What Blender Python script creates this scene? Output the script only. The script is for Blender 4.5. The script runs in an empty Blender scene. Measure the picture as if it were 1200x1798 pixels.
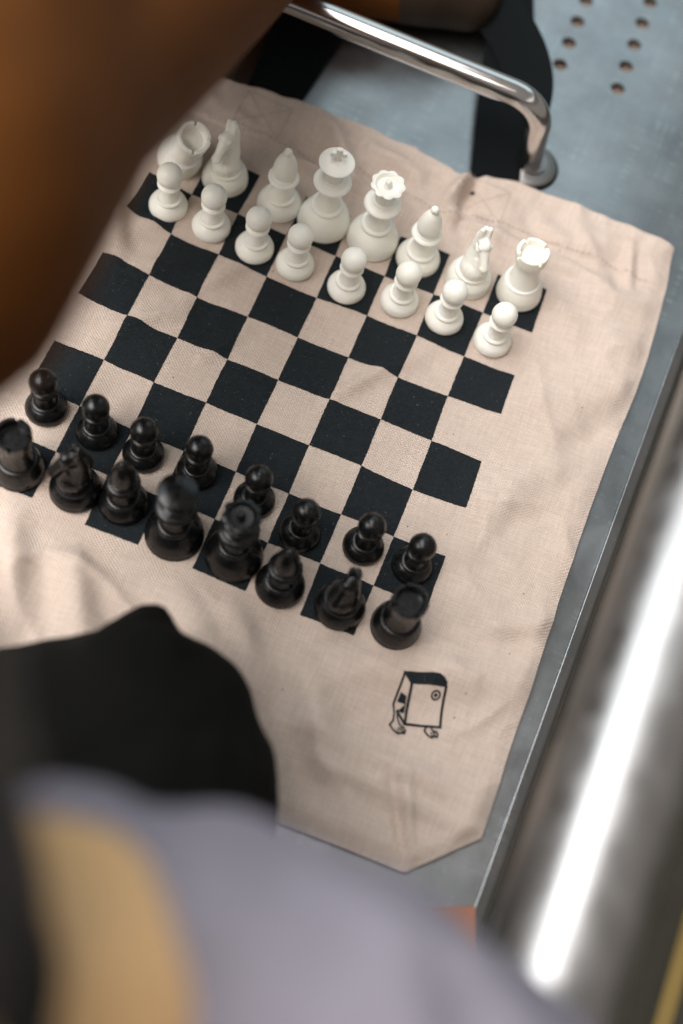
import bpy, bmesh, math, random
from mathutils import Vector, Matrix, noise
random.seed(7)
scene = bpy.context.scene
COL = scene.collection
rad = math.radians

# ------------------------------------------------------------------ camera
cam_d = bpy.data.cameras.new('camera')
cam = bpy.data.objects.new('camera', cam_d)
COL.objects.link(cam)
Rw = ((0.9243690475, 0.3521767837, 0.1466743909),      # right
      (0.3813851636, -0.8436528268, -0.3778826072),    # down
      (-0.0093392168, 0.4052424223, -0.9141615602))    # forward
CAM = Vector((0.0707396, -0.3685185, 0.6946502))
rt, dn, fw = (Vector(r) for r in Rw)
m = Matrix((rt, -dn, -fw)).transposed().to_4x4()
m.translation = CAM
cam.matrix_world = m
cam_d.sensor_fit = 'VERTICAL'
cam_d.sensor_height = 36.0
cam_d.sensor_width = 24.0
cam_d.lens = 2342.87 / 1798 * 36.0
cam_d.clip_start = 0.01
cam_d.clip_end = 200
cam_d.dof.use_dof = True
cam_d.dof.focus_distance = 0.766
cam_d.dof.aperture_fstop = 2.15
scene.camera = cam

# ------------------------------------------------------------------ light
world = bpy.data.worlds.new('World')
scene.world = world
world.use_nodes = True
bg = world.node_tree.nodes['Background']
bg.inputs['Color'].default_value = (0.48, 0.435, 0.40, 1)
bg.inputs['Strength'].default_value = 0.46

def area(name, loc, target, size, size_y, power, color):
    l = bpy.data.lights.new(name, 'AREA')
    l.shape = 'RECTANGLE'; l.size = size; l.size_y = size_y
    l.energy = power; l.color = color
    o = bpy.data.objects.new(name, l); COL.objects.link(o)
    o.location = loc
    o.rotation_euler = (Vector(target) - Vector(loc)).to_track_quat('-Z', 'Y').to_euler()
    return o
area('far_cool_light', (0.2, 3.2, 2.6), (0, 0, 0.1), 4.0, 2.4, 23, (0.62, 0.88, 1.0))  # unseen cool source beyond the board, added to tint the steel blue
area('side_light', (-1.45, -0.15, 2.05), (0, -0.15, 0), 4.2, 2.0, 62, (0.86, 0.94, 1.0))
area('overhead_light', (-0.95, 0.10, 2.5), (0, 0, 0), 1.6, 1.6, 30, (0.98, 0.98, 1.0))
area('key_light', (-1.05, -1.05, 2.3), (0, 0, 0), 1.9, 1.9, 70, (1.0, 0.91, 0.83))

vs = scene.view_settings
vs.view_transform = 'Standard'; vs.look = 'None'; vs.exposure = 0.28; vs.gamma = 1.0
vs.use_curve_mapping = False

# ------------------------------------------------------------------ helpers
def tag(o, label=None, cat=None, group=None, kind=None):
    if label: o['label'] = label
    if cat: o['category'] = cat
    if group: o['group'] = group
    if kind: o['kind'] = kind
    return o

def link(name, me, mat, parent=None):
    o = bpy.data.objects.new(name, me)
    COL.objects.link(o)
    if mat and not me.materials: me.materials.append(mat)
    if parent: o.parent = parent
    return o

def empty(name, loc=(0, 0, 0), rz=0):
    o = bpy.data.objects.new(name, None); COL.objects.link(o)
    o.location = loc; o.rotation_euler = (0, 0, rz); o.empty_display_size = 0.01
    return o

def finish(bm, name, smooth=True, angle=40):
    bmesh.ops.recalc_face_normals(bm, faces=bm.faces)
    me = bpy.data.meshes.new(name)
    bm.to_mesh(me); bm.free()
    if smooth:
        me.polygons.foreach_set('use_smooth', [True] * len(me.polygons))
        if angle: me.set_sharp_from_angle(angle=rad(angle))
    return me

def lathe(name, prof, seg=48, angle=50):
    """prof: (r, z) from bottom centre to top centre; closed with caps where r > 0"""
    bm = bmesh.new(); rings = []
    for r, z in prof:
        if r < 1e-6: rings.append([bm.verts.new((0, 0, z))])
        else: rings.append([bm.verts.new((r * math.cos(2 * math.pi * k / seg), r * math.sin(2 * math.pi * k / seg), z)) for k in range(seg)])
    for a, b in zip(rings, rings[1:]):
        for k in range(seg):
            k2 = (k + 1) % seg
            if len(a) == 1 and len(b) == 1: continue
            if len(a) == 1: bm.faces.new((a[0], b[k], b[k2]))
            elif len(b) == 1: bm.faces.new((a[k], a[k2], b[0]))
            else: bm.faces.new((a[k], a[k2], b[k2], b[k]))
    for r in (rings[0], rings[-1]):
        if len(r) > 1: bm.faces.new(r)
    return finish(bm, name, True, angle)

def spline(prof, n=6):
    """Catmull-Rom through (r, z) points"""
    out = []
    P = [prof[0]] + list(prof) + [prof[-1]]
    for i in range(1, len(P) - 2):
        p0, p1, p2, p3 = P[i - 1], P[i], P[i + 1], P[i + 2]
        for k in range(n):
            t = k / n
            out.append(tuple(0.5 * ((2 * p1[c]) + (-p0[c] + p2[c]) * t + (2 * p0[c] - 5 * p1[c] + 4 * p2[c] - p3[c]) * t * t + (-p0[c] + 3 * p1[c] - 3 * p2[c] + p3[c]) * t ** 3) for c in range(len(p1))))
    out.append(tuple(prof[-1]))
    return out

def sphere_prof(r, zc, a0=-90, a1=90, n=16):
    return [(max(0, r * math.cos(rad(a0 + (a1 - a0) * k / n))), zc + r * math.sin(rad(a0 + (a1 - a0) * k / n))) for k in range(n + 1)]

def pipe(name, path, r, seg=24, caps=True):
    bm = bmesh.new(); rings = []
    pts = [Vector(p) for p in path]
    up = Vector((0.13, 0.21, 0.97)).normalized()
    t0 = (pts[1] - pts[0]).normalized()
    nrm = (up - t0 * up.dot(t0)).normalized()
    for i, p in enumerate(pts):
        t = ((pts[min(i + 1, len(pts) - 1)] - pts[max(i - 1, 0)])).normalized()
        nrm = (nrm - t * nrm.dot(t)).normalized()
        b = t.cross(nrm)
        rr = r[i] if isinstance(r, (list, tuple)) else r
        rings.append([bm.verts.new(p + (nrm * math.cos(2 * math.pi * k / seg) + b * math.sin(2 * math.pi * k / seg)) * rr) for k in range(seg)])
    for a, b in zip(rings, rings[1:]):
        for k in range(seg):
            bm.faces.new((a[k], a[(k + 1) % seg], b[(k + 1) % seg], b[k]))
    if caps:
        bm.faces.new(rings[0]); bm.faces.new(rings[-1])
    return finish(bm, name, True, 50)

def capsules(segs, seg=16, flat=None):
    bm = bmesh.new()
    for p0, r0, p1, r1 in segs:
        p0 = Vector(p0); p1 = Vector(p1)
        d = p1 - p0
        q = (d if d.length > 1e-6 else Vector((0, 0, 1))).to_track_quat('Z', 'Y').to_matrix().to_4x4()
        prof = []
        n = 6; L = d.length
        for k in range(n + 1): a = rad(-90 + 90 * k / n); prof.append((r0 * math.cos(a), r0 * math.sin(a)))
        for k in range(n + 1): a = rad(90 * k / n); prof.append((r1 * math.cos(a), L + r1 * math.sin(a)))
        rings = []
        M = Matrix.Translation(p0) @ q
        for r, z in prof:
            if r < 1e-5: rings.append([bm.verts.new(M @ Vector((0, 0, z)))])
            else: rings.append([bm.verts.new(M @ Vector((r * math.cos(2 * math.pi * k / seg), r * math.sin(2 * math.pi * k / seg), z))) for k in range(seg)])
        for a, b in zip(rings, rings[1:]):
            for k in range(seg):
                k2 = (k + 1) % seg
                if len(a) == 1: bm.faces.new((a[0], b[k], b[k2]))
                elif len(b) == 1: bm.faces.new((a[k], a[k2], b[0]))
                else: bm.faces.new((a[k], a[k2], b[k2], b[k]))
    return bm

def blend(name, segs, voxel, smooth=6, disp=None, flat=None):
    """one continuous surface grown over overlapping tapered limbs"""
    bm = capsules(segs)
    if flat: bmesh.ops.transform(bm, matrix=flat, verts=bm.verts)
    me = bpy.data.meshes.new(name); bm.to_mesh(me); bm.free()
    o = bpy.data.objects.new('tmp', me); COL.objects.link(o)
    r = o.modifiers.new('r', 'REMESH'); r.mode = 'VOXEL'; r.voxel_size = voxel; r.use_smooth_shade = True
    s = o.modifiers.new('s', 'SMOOTH'); s.factor = 0.5; s.iterations = smooth
    for (scale, strength) in (disp or []):
        tx = bpy.data.textures.new('folds', 'CLOUDS'); tx.noise_scale = scale; tx.noise_depth = 2
        d = o.modifiers.new('d', 'DISPLACE'); d.texture = tx; d.strength = strength; d.mid_level = 0.5; d.texture_coords = 'GLOBAL'
    dg = bpy.context.evaluated_depsgraph_get()
    me2 = bpy.data.meshes.new_from_object(o.evaluated_get(dg))
    bpy.data.objects.remove(o); bpy.data.meshes.remove(me)
    me2.name = name; me2.materials.clear()
    me2.polygons.foreach_set('use_smooth', [True] * len(me2.polygons))
    return me2

# ------------------------------------------------------------------ materials
class NT:
    def __init__(s, name):
        s.m = bpy.data.materials.new(name); s.m.use_nodes = True
        s.t = s.m.node_tree; s.b = s.t.nodes['Principled BSDF']
    def n(s, typ, **kw):
        nd = s.t.nodes.new(typ)
        for k, v in kw.items(): setattr(nd, k, v)
        return nd
    def l(s, a, b): s.t.links.new(a, b)
    def math(s, op, a, b=None):
        nd = s.n('ShaderNodeMath', operation=op)
        for i, v in enumerate((a, b)):
            if v is None: continue
            if isinstance(v, (int, float)): nd.inputs[i].default_value = v
            else: s.l(v, nd.inputs[i])
        return nd.outputs[0]
    def noise(s, vec, scale, detail=4, rough=.55):
        nd = s.n('ShaderNodeTexNoise'); nd.inputs['Scale'].default_value = scale
        nd.inputs['Detail'].default_value = detail; nd.inputs['Roughness'].default_value = rough
        if vec: s.l(vec, nd.inputs['Vector'])
        return nd.outputs['Fac']
    def ramp(s, fac, stops):
        nd = s.n('ShaderNodeValToRGB'); s.l(fac, nd.inputs[0])
        e = nd.color_ramp.elements
        while len(e) < len(stops): e.new(0.5)
        for q, (p, c) in zip(e, stops): q.position = p; q.color = (*c, 1) if len(c) == 3 else c
        return nd.outputs[0]
    def mix(s, fac, a, b, mode='MIX'):
        nd = s.n('ShaderNodeMix', data_type='RGBA', blend_type=mode)
        for sock, v in ((nd.inputs['Factor'], fac), (nd.inputs['A'], a), (nd.inputs['B'], b)):
            if isinstance(v, (int, float)): sock.default_value = v
            elif isinstance(v, tuple): sock.default_value = (*v, 1)
            else: s.l(v, sock)
        return nd.outputs['Result']
    def bump(s, h, strength, dist, prev=None):
        nd = s.n('ShaderNodeBump'); s.l(h, nd.inputs['Height'])
        nd.inputs['Strength'].default_value = strength; nd.inputs['Distance'].default_value = dist
        if prev: s.l(prev, nd.inputs['Normal'])
        return nd.outputs['Normal']
    def set(s, **kw):
        for k, v in kw.items():
            k = k.replace('_', ' ')
            sock = s.b.inputs[k]
            if isinstance(v, (int, float)): sock.default_value = v
            elif isinstance(v, tuple): sock.default_value = (*v, 1) if len(v) == 3 and sock.type == 'RGBA' else v
            else: s.l(v, sock)
        return s.m
    def obj(s): return s.n('ShaderNodeTexCoord').outputs['Object']

def weave_nodes(t, pitch=0.0022):
    co = t.obj()
    # threads wander a little
    nz = t.n('ShaderNodeTexNoise'); nz.inputs['Scale'].default_value = 60; nz.inputs['Detail'].default_value = 2
    t.l(co, nz.inputs['Vector'])
    va = t.n('ShaderNodeVectorMath', operation='MULTIPLY_ADD')
    t.l(nz.outputs['Color'], va.inputs[0]); va.inputs[1].default_value = (0.0045, 0.0045, 0); t.l(co, va.inputs[2])
    sp = t.n('ShaderNodeSeparateXYZ'); t.l(va.outputs[0], sp.inputs[0])
    k = 2 * math.pi / pitch
    sx = t.math('SINE', t.math('MULTIPLY', sp.outputs['X'], k))
    sy = t.math('SINE', t.math('MULTIPLY', sp.outputs['Y'], k * 1.15))
    return co, t.math('MULTIPLY', sx, sy), sx, sy

def canvas_mat():
    t = NT('canvas')
    co, w, sx, sy = weave_nodes(t)
    big = t.noise(co, 14, 5, .6)
    fine = t.noise(co, 420, 3, .6)
    c = t.ramp(big, [(0.3, (0.585, 0.468, 0.393)), (0.7, (0.67, 0.55, 0.468))])
    ww = t.math('MULTIPLY_ADD', w, 0.5); t.t.nodes[-1].inputs[2].default_value = 0.5
    c = t.mix(t.math('MULTIPLY', t.math('SUBTRACT', 1.0, ww), 0.27), c, (0.36, 0.27, 0.22))
    # slubs: threads of uneven thickness both ways
    for sc in ((70, 800, 1), (800, 70, 1)):
        mp = t.n('ShaderNodeMapping'); mp.inputs['Scale'].default_value = sc; t.l(co, mp.inputs['Vector'])
        sl = t.ramp(t.noise(mp.outputs[0], 1.0, 2, .5), [(0.35, (0.93, 0.925, 0.92)), (0.65, (1.04, 1.04, 1.04))])
        c = t.mix(1.0, c, sl, 'MULTIPLY')
    c = t.mix(t.math('MULTIPLY', fine, 0.25), c, (0.70, 0.60, 0.53))
    # seed flecks of unbleached cotton
    vo = t.n('ShaderNodeTexVoronoi'); vo.inputs['Scale'].default_value = 95; t.l(co, vo.inputs['Vector'])
    fl = t.math('LESS_THAN', vo.outputs['Distance'], 0.055)
    pick = t.math('GREATER_THAN', t.noise(co, 33, 1), 0.56)
    c = t.mix(t.math('MULTIPLY', t.math('MULTIPLY', fl, pick), 0.75), c, (0.13, 0.085, 0.06))
    # faint grubby stains
    st = t.ramp(t.noise(co, 7, 4, .65), [(0.55, (0, 0, 0)), (0.75, (1, 1, 1))])
    c = t.mix(t.math('MULTIPLY', st, 0.22), c, (0.46, 0.33, 0.25))
    nb = t.bump(t.math('ADD', w, t.math('MULTIPLY', fine, 0.8)), 0.5, 0.0004)
    t.set(Base_Color=c, Roughness=0.93, Normal=nb, Specular_IOR_Level=0.2)
    t.b.inputs['Sheen Weight'].default_value = 0.15
    return t.m

def ink_mat():
    t = NT('print_ink')
    co, w, sx, sy = weave_nodes(t)
    fine = t.noise(co, 420, 3, .6)
    c = t.ramp(fine, [(0.35, (0.0075, 0.011, 0.0135)), (0.75, (0.014, 0.019, 0.022))])
    ww = t.math('GREATER_THAN', t.noise(co, 650, 2), 0.715)
    c = t.mix(t.math('MULTIPLY', ww, 0.45), c, (0.22, 0.19, 0.17))
    nb = t.bump(t.math('ADD', w, t.math('MULTIPLY', fine, 0.6)), 0.5, 0.0003)
    return t.set(Base_Color=c, Roughness=0.85, Normal=nb, Specular_IOR_Level=0.25)

def simple(name, col, rough, metal=0.0, bump=None, spec=0.5, var=None):
    t = NT(name); co = t.obj()
    if var:
        c = t.ramp(t.noise(co, var[0], 5, .6), [(0.3, tuple(x * (1 - var[1]) for x in col)), (0.7, tuple(min(1, x * (1 + var[1])) for x in col))])
    else: c = col
    t.set(Base_Color=c, Roughness=rough, Metallic=metal, Specular_IOR_Level=spec)
    if bump: t.set(Normal=t.bump(t.noise(co, bump[0], 4), bump[1], bump[2]))
    return t.m

def ivory_mat():
    t = NT('ivory_plastic'); co = t.obj()
    c = t.ramp(t.noise(co, 130, 3), [(0.3, (0.90, 0.875, 0.785)), (0.7, (0.93, 0.91, 0.83))])
    t.set(Base_Color=c, Roughness=t.math('MULTIPLY_ADD', t.noise(co, 500, 3), 0.16), Specular_IOR_Level=0.42)
    t.t.nodes[-1]
    t.b.inputs['Subsurface Weight'].default_value = 0.3
    t.b.inputs['Subsurface Radius'].default_value = (1.0, 0.9, 0.55)
    t.b.inputs['Subsurface Scale'].default_value = 0.002
    for nd in t.t.nodes:
        if nd.type == 'MATH' and nd.operation == 'MULTIPLY_ADD': nd.inputs[2].default_value = 0.28
    t.set(Normal=t.bump(t.noise(co, 900, 3), 0.08, 0.0002))
    return t.m

def black_mat():
    t = NT('black_plastic'); co = t.obj()
    c = t.ramp(t.noise(co, 160, 3), [(0.3, (0.0030, 0.0034, 0.0038)), (0.7, (0.0048, 0.0050, 0.0052))])
    r = t.ramp(t.noise(co, 260, 5, .65), [(0.3, (0.22,) * 3), (0.75, (0.38,) * 3)])
    nb = t.bump(t.noise(co, 240, 3), 0.12, 0.0003)
    return t.set(Base_Color=c, Roughness=r, Normal=nb, Specular_IOR_Level=0.42)

def steel_mat():
    t = NT('worn_steel'); co = t.obj()
    mp = t.n('ShaderNodeMapping'); mp.inputs['Scale'].default_value = (260, 8, 1); mp.inputs['Rotation'].default_value = (0, 0, rad(65)); t.l(co, mp.inputs['Vector'])
    scr = t.noise(mp.outputs[0], 1.0, 4, .7)
    mp2 = t.n('ShaderNodeMapping'); mp2.inputs['Scale'].default_value = (12, 300, 1); mp2.inputs['Rotation'].default_value = (0, 0, rad(20)); t.l(co, mp2.inputs['Vector'])
    scr2 = t.noise(mp2.outputs[0], 1.0, 3, .7)
    cloud = t.noise(co, 16, 6, .62)
    c = t.ramp(cloud, [(0.3, (0.27, 0.28, 0.285)), (0.7, (0.42, 0.43, 0.435))])
    sc = t.ramp(t.math('MULTIPLY', scr, scr2), [(0.30, (0, 0, 0)), (0.48, (1, 1, 1))])
    c = t.mix(t.math('MULTIPLY', sc, 0.6), c, (0.72, 0.73, 0.74))
    vo = t.n('ShaderNodeTexVoronoi'); vo.inputs['Scale'].default_value = 34; t.l(co, vo.inputs['Vector'])
    sp = t.math('LESS_THAN', t.math('ADD', vo.outputs['Distance'], t.math('MULTIPLY', t.noise(co, 300, 2), 0.09)), 0.10)
    pk = t.math('GREATER_THAN', t.noise(co, 21, 1), 0.54)
    c = t.mix(t.math('MULTIPLY', t.math('MULTIPLY', sp, pk), 0.8), c, (0.05, 0.05, 0.05))
    r = t.ramp(t.noise(co, 24, 6, .65), [(0.3, (0.27,) * 3), (0.72, (0.42,) * 3)])
    nb = t.bump(t.math('ADD', scr, scr2), 0.05, 0.0004)
    nb = t.bump(t.noise(co, 5, 2), 0.10, 0.01, nb)
    return t.set(Base_Color=c, Roughness=r, Metallic=1.0, Normal=nb)

def chrome_mat(name, rough, k=1.0):
    t = NT(name); co = t.obj()
    c = t.ramp(t.noise(co, 40, 4), [(0.3, (0.60 * k, 0.585 * k, 0.57 * k)), (0.7, (0.68 * k, 0.665 * k, 0.65 * k))])
    r = t.ramp(t.noise(co, 60, 5), [(0.3, (rough * .8,) * 3), (0.7, (rough * 1.25,) * 3)])
    return t.set(Base_Color=c, Roughness=r, Metallic=1.0)

M = {
    'canvas': canvas_mat(), 'ink': ink_mat(), 'ivory': ivory_mat(), 'black': black_mat(),
    'steel': steel_mat(), 'chrome': chrome_mat('polished_tube', 0.16), 'rail': chrome_mat('handrail_steel', 0.38, 0.74), 'foot_steel': chrome_mat('dull_foot_steel', 0.42, 0.42),
    'strap': simple('black_webbing', (0.0045, 0.006, 0.007), 0.9, bump=(700, .5, .0004), spec=0.12),
    'thread': simple('cotton_thread', (0.30, 0.235, 0.20), 0.95),
    'trousers': simple('black_jersey', (0.0048, 0.0047, 0.0042), 0.92, bump=(900, .3, .0004), spec=0.15, var=(30, .15)),
    'shirt': simple('lavender_cotton', (0.225, 0.208, 0.245), 0.9, bump=(500, .3, .0005), spec=0.2, var=(12, .06)),
    'skin_tan': simple('tan_skin', (0.68, 0.42, 0.20), 0.5, bump=(300, .15, .0005), var=(25, .08)),
    'skin_brown': simple('brown_skin', (0.112, 0.037, 0.0065), 0.75, bump=(300, .15, .0005), spec=0.12, var=(12, .10)),
    'hair': simple('black_hair', (0.008, 0.007, 0.006), 0.5),
    'brown_cloth': simple('brown_cotton', (0.03, 0.011, 0.003), 0.9, spec=0.08, var=(20, .1)),
    'board': simple('hole_backing_brown', (0.21, 0.155, 0.12), 0.9, var=(60, .12)),
    'card': simple('orange_paper', (0.40, 0.16, 0.09), 0.7, var=(50, .08)),
    'shade_brown': simple('dark_brown_leather', (0.028, 0.017, 0.010), 0.6, spec=0.25, var=(40, .2)),  # dark tone standing for shade on the bare foot
    'ground': simple('dark_paving', (0.060, 0.056, 0.040), 0.85, bump=(120, .4, .004), var=(9, .25)),
    'yellow': simple('gold_strip_yellow', (0.40, 0.27, 0.08), 0.7, var=(40, .12)),
}

# ------------------------------------------------------------------ setting: ground
bm = bmesh.new()
bmesh.ops.create_grid(bm, x_segments=2, y_segments=2, size=30)
g = link('ground', finish(bm, 'ground', False), M['ground']); g.location = (0, 0, -0.45); tag(g, kind='structure')
bm = bmesh.new()
bmesh.ops.create_grid(bm, x_segments=1, y_segments=40, size=1)
YLX = 0.477
yl = link('gold_strip', finish(bm, 'gold_strip', False), M['yellow'], g)  # thin strip added for a gold streak of unknown nature
yl.scale = (0.007, 8, 1); yl.location = (YLX, 0, 0.004); yl.rotation_euler = (0, 0, rad(-1.8))

# ------------------------------------------------------------------ steel bench
EDGE_A = rad(-1.84)                                       # the bench runs slightly askew to the bag
bench = tag(empty('steel_bench', (0.2130, 0, 0), EDGE_A), 'scratched grey steel bench with punched holes under the chess tote bag', 'bench')
def bl(x, y):                                             # world xy to bench xy
    v = Vector((x - 0.2130, y, 0)); v.rotate(Matrix.Rotation(-EDGE_A, 3, 'Z')); return v
hl = [(0.0838, 0.3102 + 0.0211 * k) for k in range(-0, 13)] + [(0.1262, 0.3098 + 0.0213 * k) for k in range(0, 13)]
cu = bpy.data.curves.new('bench_top', 'CURVE'); cu.dimensions = '2D'; cu.fill_mode = 'BOTH'; cu.extrude = 0.001
def poly(pts):
    s = cu.splines.new('POLY'); s.points.add(len(pts) - 1); s.use_cyclic_u = True
    for q, (x, y) in zip(s.points, pts): q.co = (x, y, 0, 1)
poly([(-0.62, -1.3), (0, -1.3), (0, 1.2), (-0.62, 1.2)])
for (x, y) in hl:
    c = bl(x, y)
    poly([(c.x + 0.0050 * math.cos(2 * math.pi * k / 28), c.y + 0.0050 * math.sin(2 * math.pi * k / 28)) for k in range(28)])
to = bpy.data.objects.new('tmp', cu); COL.objects.link(to)
dg = bpy.context.evaluated_depsgraph_get()
me = bpy.data.meshes.new_from_object(to.evaluated_get(dg)); bpy.data.objects.remove(to)
me.materials.clear()
top = link('seat_top', me, M['steel'], bench); top.location.z = -0.001
def sweep(name, prof, y0, y1, n=24):                       # profile in xz swept along y
    bm = bmesh.new(); rows = []
    for k in range(n + 1):
        y = y0 + (y1 - y0) * k / n
        rows.append([bm.verts.new((x, y, z)) for x, z in prof])
    for a, b in zip(rows, rows[1:]):
        for i in range(len(prof) - 1): bm.faces.new((a[i], a[i + 1], b[i + 1], b[i]))
    return finish(bm, name, True, 45)
for s, x0 in ((1, 0.0004), (-1, -0.6204)):
    prof = [(x0 - s * 0.0010, 0.0002), (x0 - s * 0.0006, 0.0007), (x0, 0.0008), (x0 + s * 0.0006, 0.0004)] + [(x0 + s * 0.009 * math.sin(rad(a)), -0.0093 + 0.009 * math.cos(rad(a))) for a in range(20, 91, 10)] + [(x0 + s * 0.009, -0.05), (x0 + s * 0.0075, -0.05)]
    link('edge_lip', sweep('edge_lip', prof, -1.3, 1.2), M['steel'], bench)
bm = bmesh.new(); bmesh.ops.create_cube(bm, size=1); bmesh.ops.scale(bm, vec=(0.60, 2.48, 0.012), verts=bm.verts)
o = link('hole_backing', finish(bm, 'hole_backing', False), M['board'], bench); o.location = (-0.31, -0.05, -0.0125)  # backing panel added under the holes so they read brown instead of dark
for x in (-0.08, -0.54):
    for y in (-1.1, 1.0):
        bm = bmesh.new(); bmesh.ops.create_cube(bm, size=1)
        bmesh.ops.scale(bm, vec=(0.05, 0.05, 0.445), verts=bm.verts)
        bmesh.ops.bevel(bm, geom=bm.edges[:], offset=0.004, segments=2, affect='EDGES')
        o = link('leg', finish(bm, 'leg'), M['steel'], bench); o.location = (x, y, -0.2275)

# low round-bar armrest welded to the bench
def arc(c, a, b, r, n=8):
    return [Vector(c) + Vector(a) * math.cos(rad(90 * k / n)) * r + Vector(b) * math.sin(rad(90 * k / n)) * r for k in range(n + 1)]
YB = 0.2165
BR = 0.0084; H = 0.060; CR = 0.022
xr, xl = 0.0845, -0.300
path = [(xr + 0.004, YB + 0.002, 0.002), (xr + 0.002, YB + 0.001, 0.02)]
path += arc((xr - CR, YB, H - CR), (1, 0, 0), (0, 0, 1), CR)
path += [(x, YB, H) for x in (0.03, -0.05, -0.15, -0.25)]
path += arc((xl + CR, YB, H - CR), (0, 0, 1), (-1, 0, 0), CR)
path += [(xl, YB, 0.02), (xl, YB, 0.002)]
inv = bench.matrix_world
def tobench(p): v = bl(p[0], p[1]); return (v.x, v.y, p[2])
arm = link('armrest', pipe('armrest', [tobench(p) for p in path], BR, 28), M['chrome'], bench)
fl = lathe('flange', [(0, 0.0014), (0.0170, 0.0014), (0.0174, 0.0018), (0.0172, 0.0028), (0.0162, 0.0034), (0.0098, 0.0042), (0.0098, 0.006), (0, 0.006)], 40)
gk = lathe('gasket', [(0, 0.0001), (0.0185, 0.0001), (0.0188, 0.0008), (0.0185, 0.0012), (0, 0.0012)], 40)
for p in ((0.0905, YB + 0.003), (xl, YB)):
    o = link('flange', fl, M['foot_steel'], arm); o.location = bl(*p)
    o = link('gasket', gk, M['strap'], arm); o.location = bl(*p)

# thick handrail in the foreground
rail = tag(empty('handrail', (0.0, 0, -0.45)), 'thick polished steel handrail tube running along the right bench edge', 'handrail')
RZ = 0.192 + 0.45
def rp(y): return (0.2055 + 0.032 * (y + 0.2160), y)
xa, ya = rp(-1.2); xb, yb = rp(0.95)
rpath = [(xa, ya, 0.0), (xa, ya, RZ - 0.08)]
rpath += [(xa + 0.032 * 0.08 * (1 - math.cos(rad(a))), ya + 0.08 * (1 - math.cos(rad(a))), RZ - 0.08 + 0.08 * math.sin(rad(a))) for a in range(10, 91, 10)]
rpath += [(*rp(y), RZ) for y in (-0.9, -0.6, -0.3, 0, 0.3, 0.6)]
rpath += [(xb - 0.032 * 0.08 * (1 - math.cos(rad(a))), yb - 0.08 * (1 - math.cos(rad(a))), RZ - 0.08 + 0.08 * math.sin(rad(a))) for a in range(90, 9, -10)]
rpath += [(xb, yb, RZ - 0.08), (xb, yb, 0.0)]
RAIL_DX = 0.0
link('tube', pipe('tube', [(x + RAIL_DX, y, z) for x, y, z in rpath], 0.0275, 48), M['rail'], rail)
for (x, y) in ((xa, ya), (xb, yb)):
    o = link('foot_plate', lathe('foot_plate', [(0, 0.001), (0.06, 0.001), (0.06, 0.008), (0.056, 0.01), (0.027, 0.012), (0, 0.012)], 40), M['rail'], rail)
    o.location = (x + RAIL_DX, y, 0)

# ------------------------------------------------------------------ canvas tote bag
def ss(a, b, x):
    t = max(0, min(1, (x - a) / (b - a))); return t * t * (3 - 2 * t)
CREASES = [  # x0, y0, x1, y1, height, width
    (-0.135, 0.075, -0.118, 0.035, 0.0032, 0.007), (-0.115, 0.060, -0.09, 0.085, 0.002, 0.006),
    (-0.104, 0.035, -0.070, 0.058, 0.0016, 0.005), (-0.07, 0.030, -0.05, 0.060, 0.0014, 0.005),
    (0.034, 0.004, 0.052, 0.030, 0.0022, 0.005), (0.052, 0.030, 0.075, 0.055, 0.0012, 0.006),
    (-0.10, -0.01, -0.07, 0.02, 0.0018, 0.006), (-0.045, -0.005, -0.03, 0.02, 0.0014, 0.005), (-0.16, 0.01, -0.135, 0.05, 0.0024, 0.008),
    (0.135, 0.045, 0.20, 0.085, 0.0022, 0.012), (0.150, 0.01, 0.198, 0.06, -0.0016, 0.010),
    (0.14, -0.03, 0.17, 0.04, 0.0026, 0.014), (0.155, -0.10, 0.20, -0.075, 0.0016, 0.007), (0.13, -0.12, 0.175, -0.135, 0.0018, 0.010),
    (0.10, -0.145, 0.195, -0.115, 0.0022, 0.012), (0.09, -0.185, 0.19, -0.190, 0.0020, 0.008), (0.10, -0.20, 0.196, -0.2035, 0.0016, 0.006),
    (0.163, -0.2300, 0.139, -0.190, -0.0014, 0.003), (0.165, -0.228, 0.147, -0.188, 0.0013, 0.003),
    (0.08, -0.16, 0.11, -0.20, 0.002, 0.010), (-0.06, -0.15, -0.03, -0.20, 0.0030, 0.010), (0.0, -0.145, 0.05, -0.19, 0.0020, 0.012),
    (-0.10, -0.14, -0.075, -0.19, 0.0024, 0.009), (0.03, -0.14, 0.06, -0.175, 0.0016, 0.008),
    (0.048, 0.160, 0.058, 0.188, 0.0038, 0.0045), (0.064, 0.150, 0.060, 0.187, -0.0026, 0.005), (0.05, 0.155, 0.16, 0.150, 0.0020, 0.006),
    (0.10, 0.176, 0.135, 0.168, 0.0016, 0.008), (0.09, 0.186, 0.12, 0.156, -0.0012, 0.008), (0.13, 0.185, 0.155, 0.160, 0.0016, 0.006), (0.168, 0.185, 0.176, 0.155, 0.0016, 0.004),
    (-0.04, 0.183, -0.01, 0.150, 0.0030, 0.006), (-0.055, 0.165, -0.03, 0.155, -0.0016, 0.006), (-0.005, 0.178, 0.025, 0.172, 0.0018, 0.006), (0.01, 0.155, 0.03, 0.140, 0.0018, 0.006),
    (-0.055, 0.150, 0.01, 0.147, 0.0018, 0.005), (0.14, 0.135, 0.195, 0.150, 0.0018, 0.008), (0.11, 0.140, 0.15, 0.112, 0.0014, 0.009), (0.15, 0.11, 0.195, 0.11, 0.0014, 0.012),
    (-0.15, -0.03, -0.13, 0.0, 0.002, 0.008), (-0.17, 0.09, -0.14, 0.12, 0.003, 0.01),
]
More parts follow.
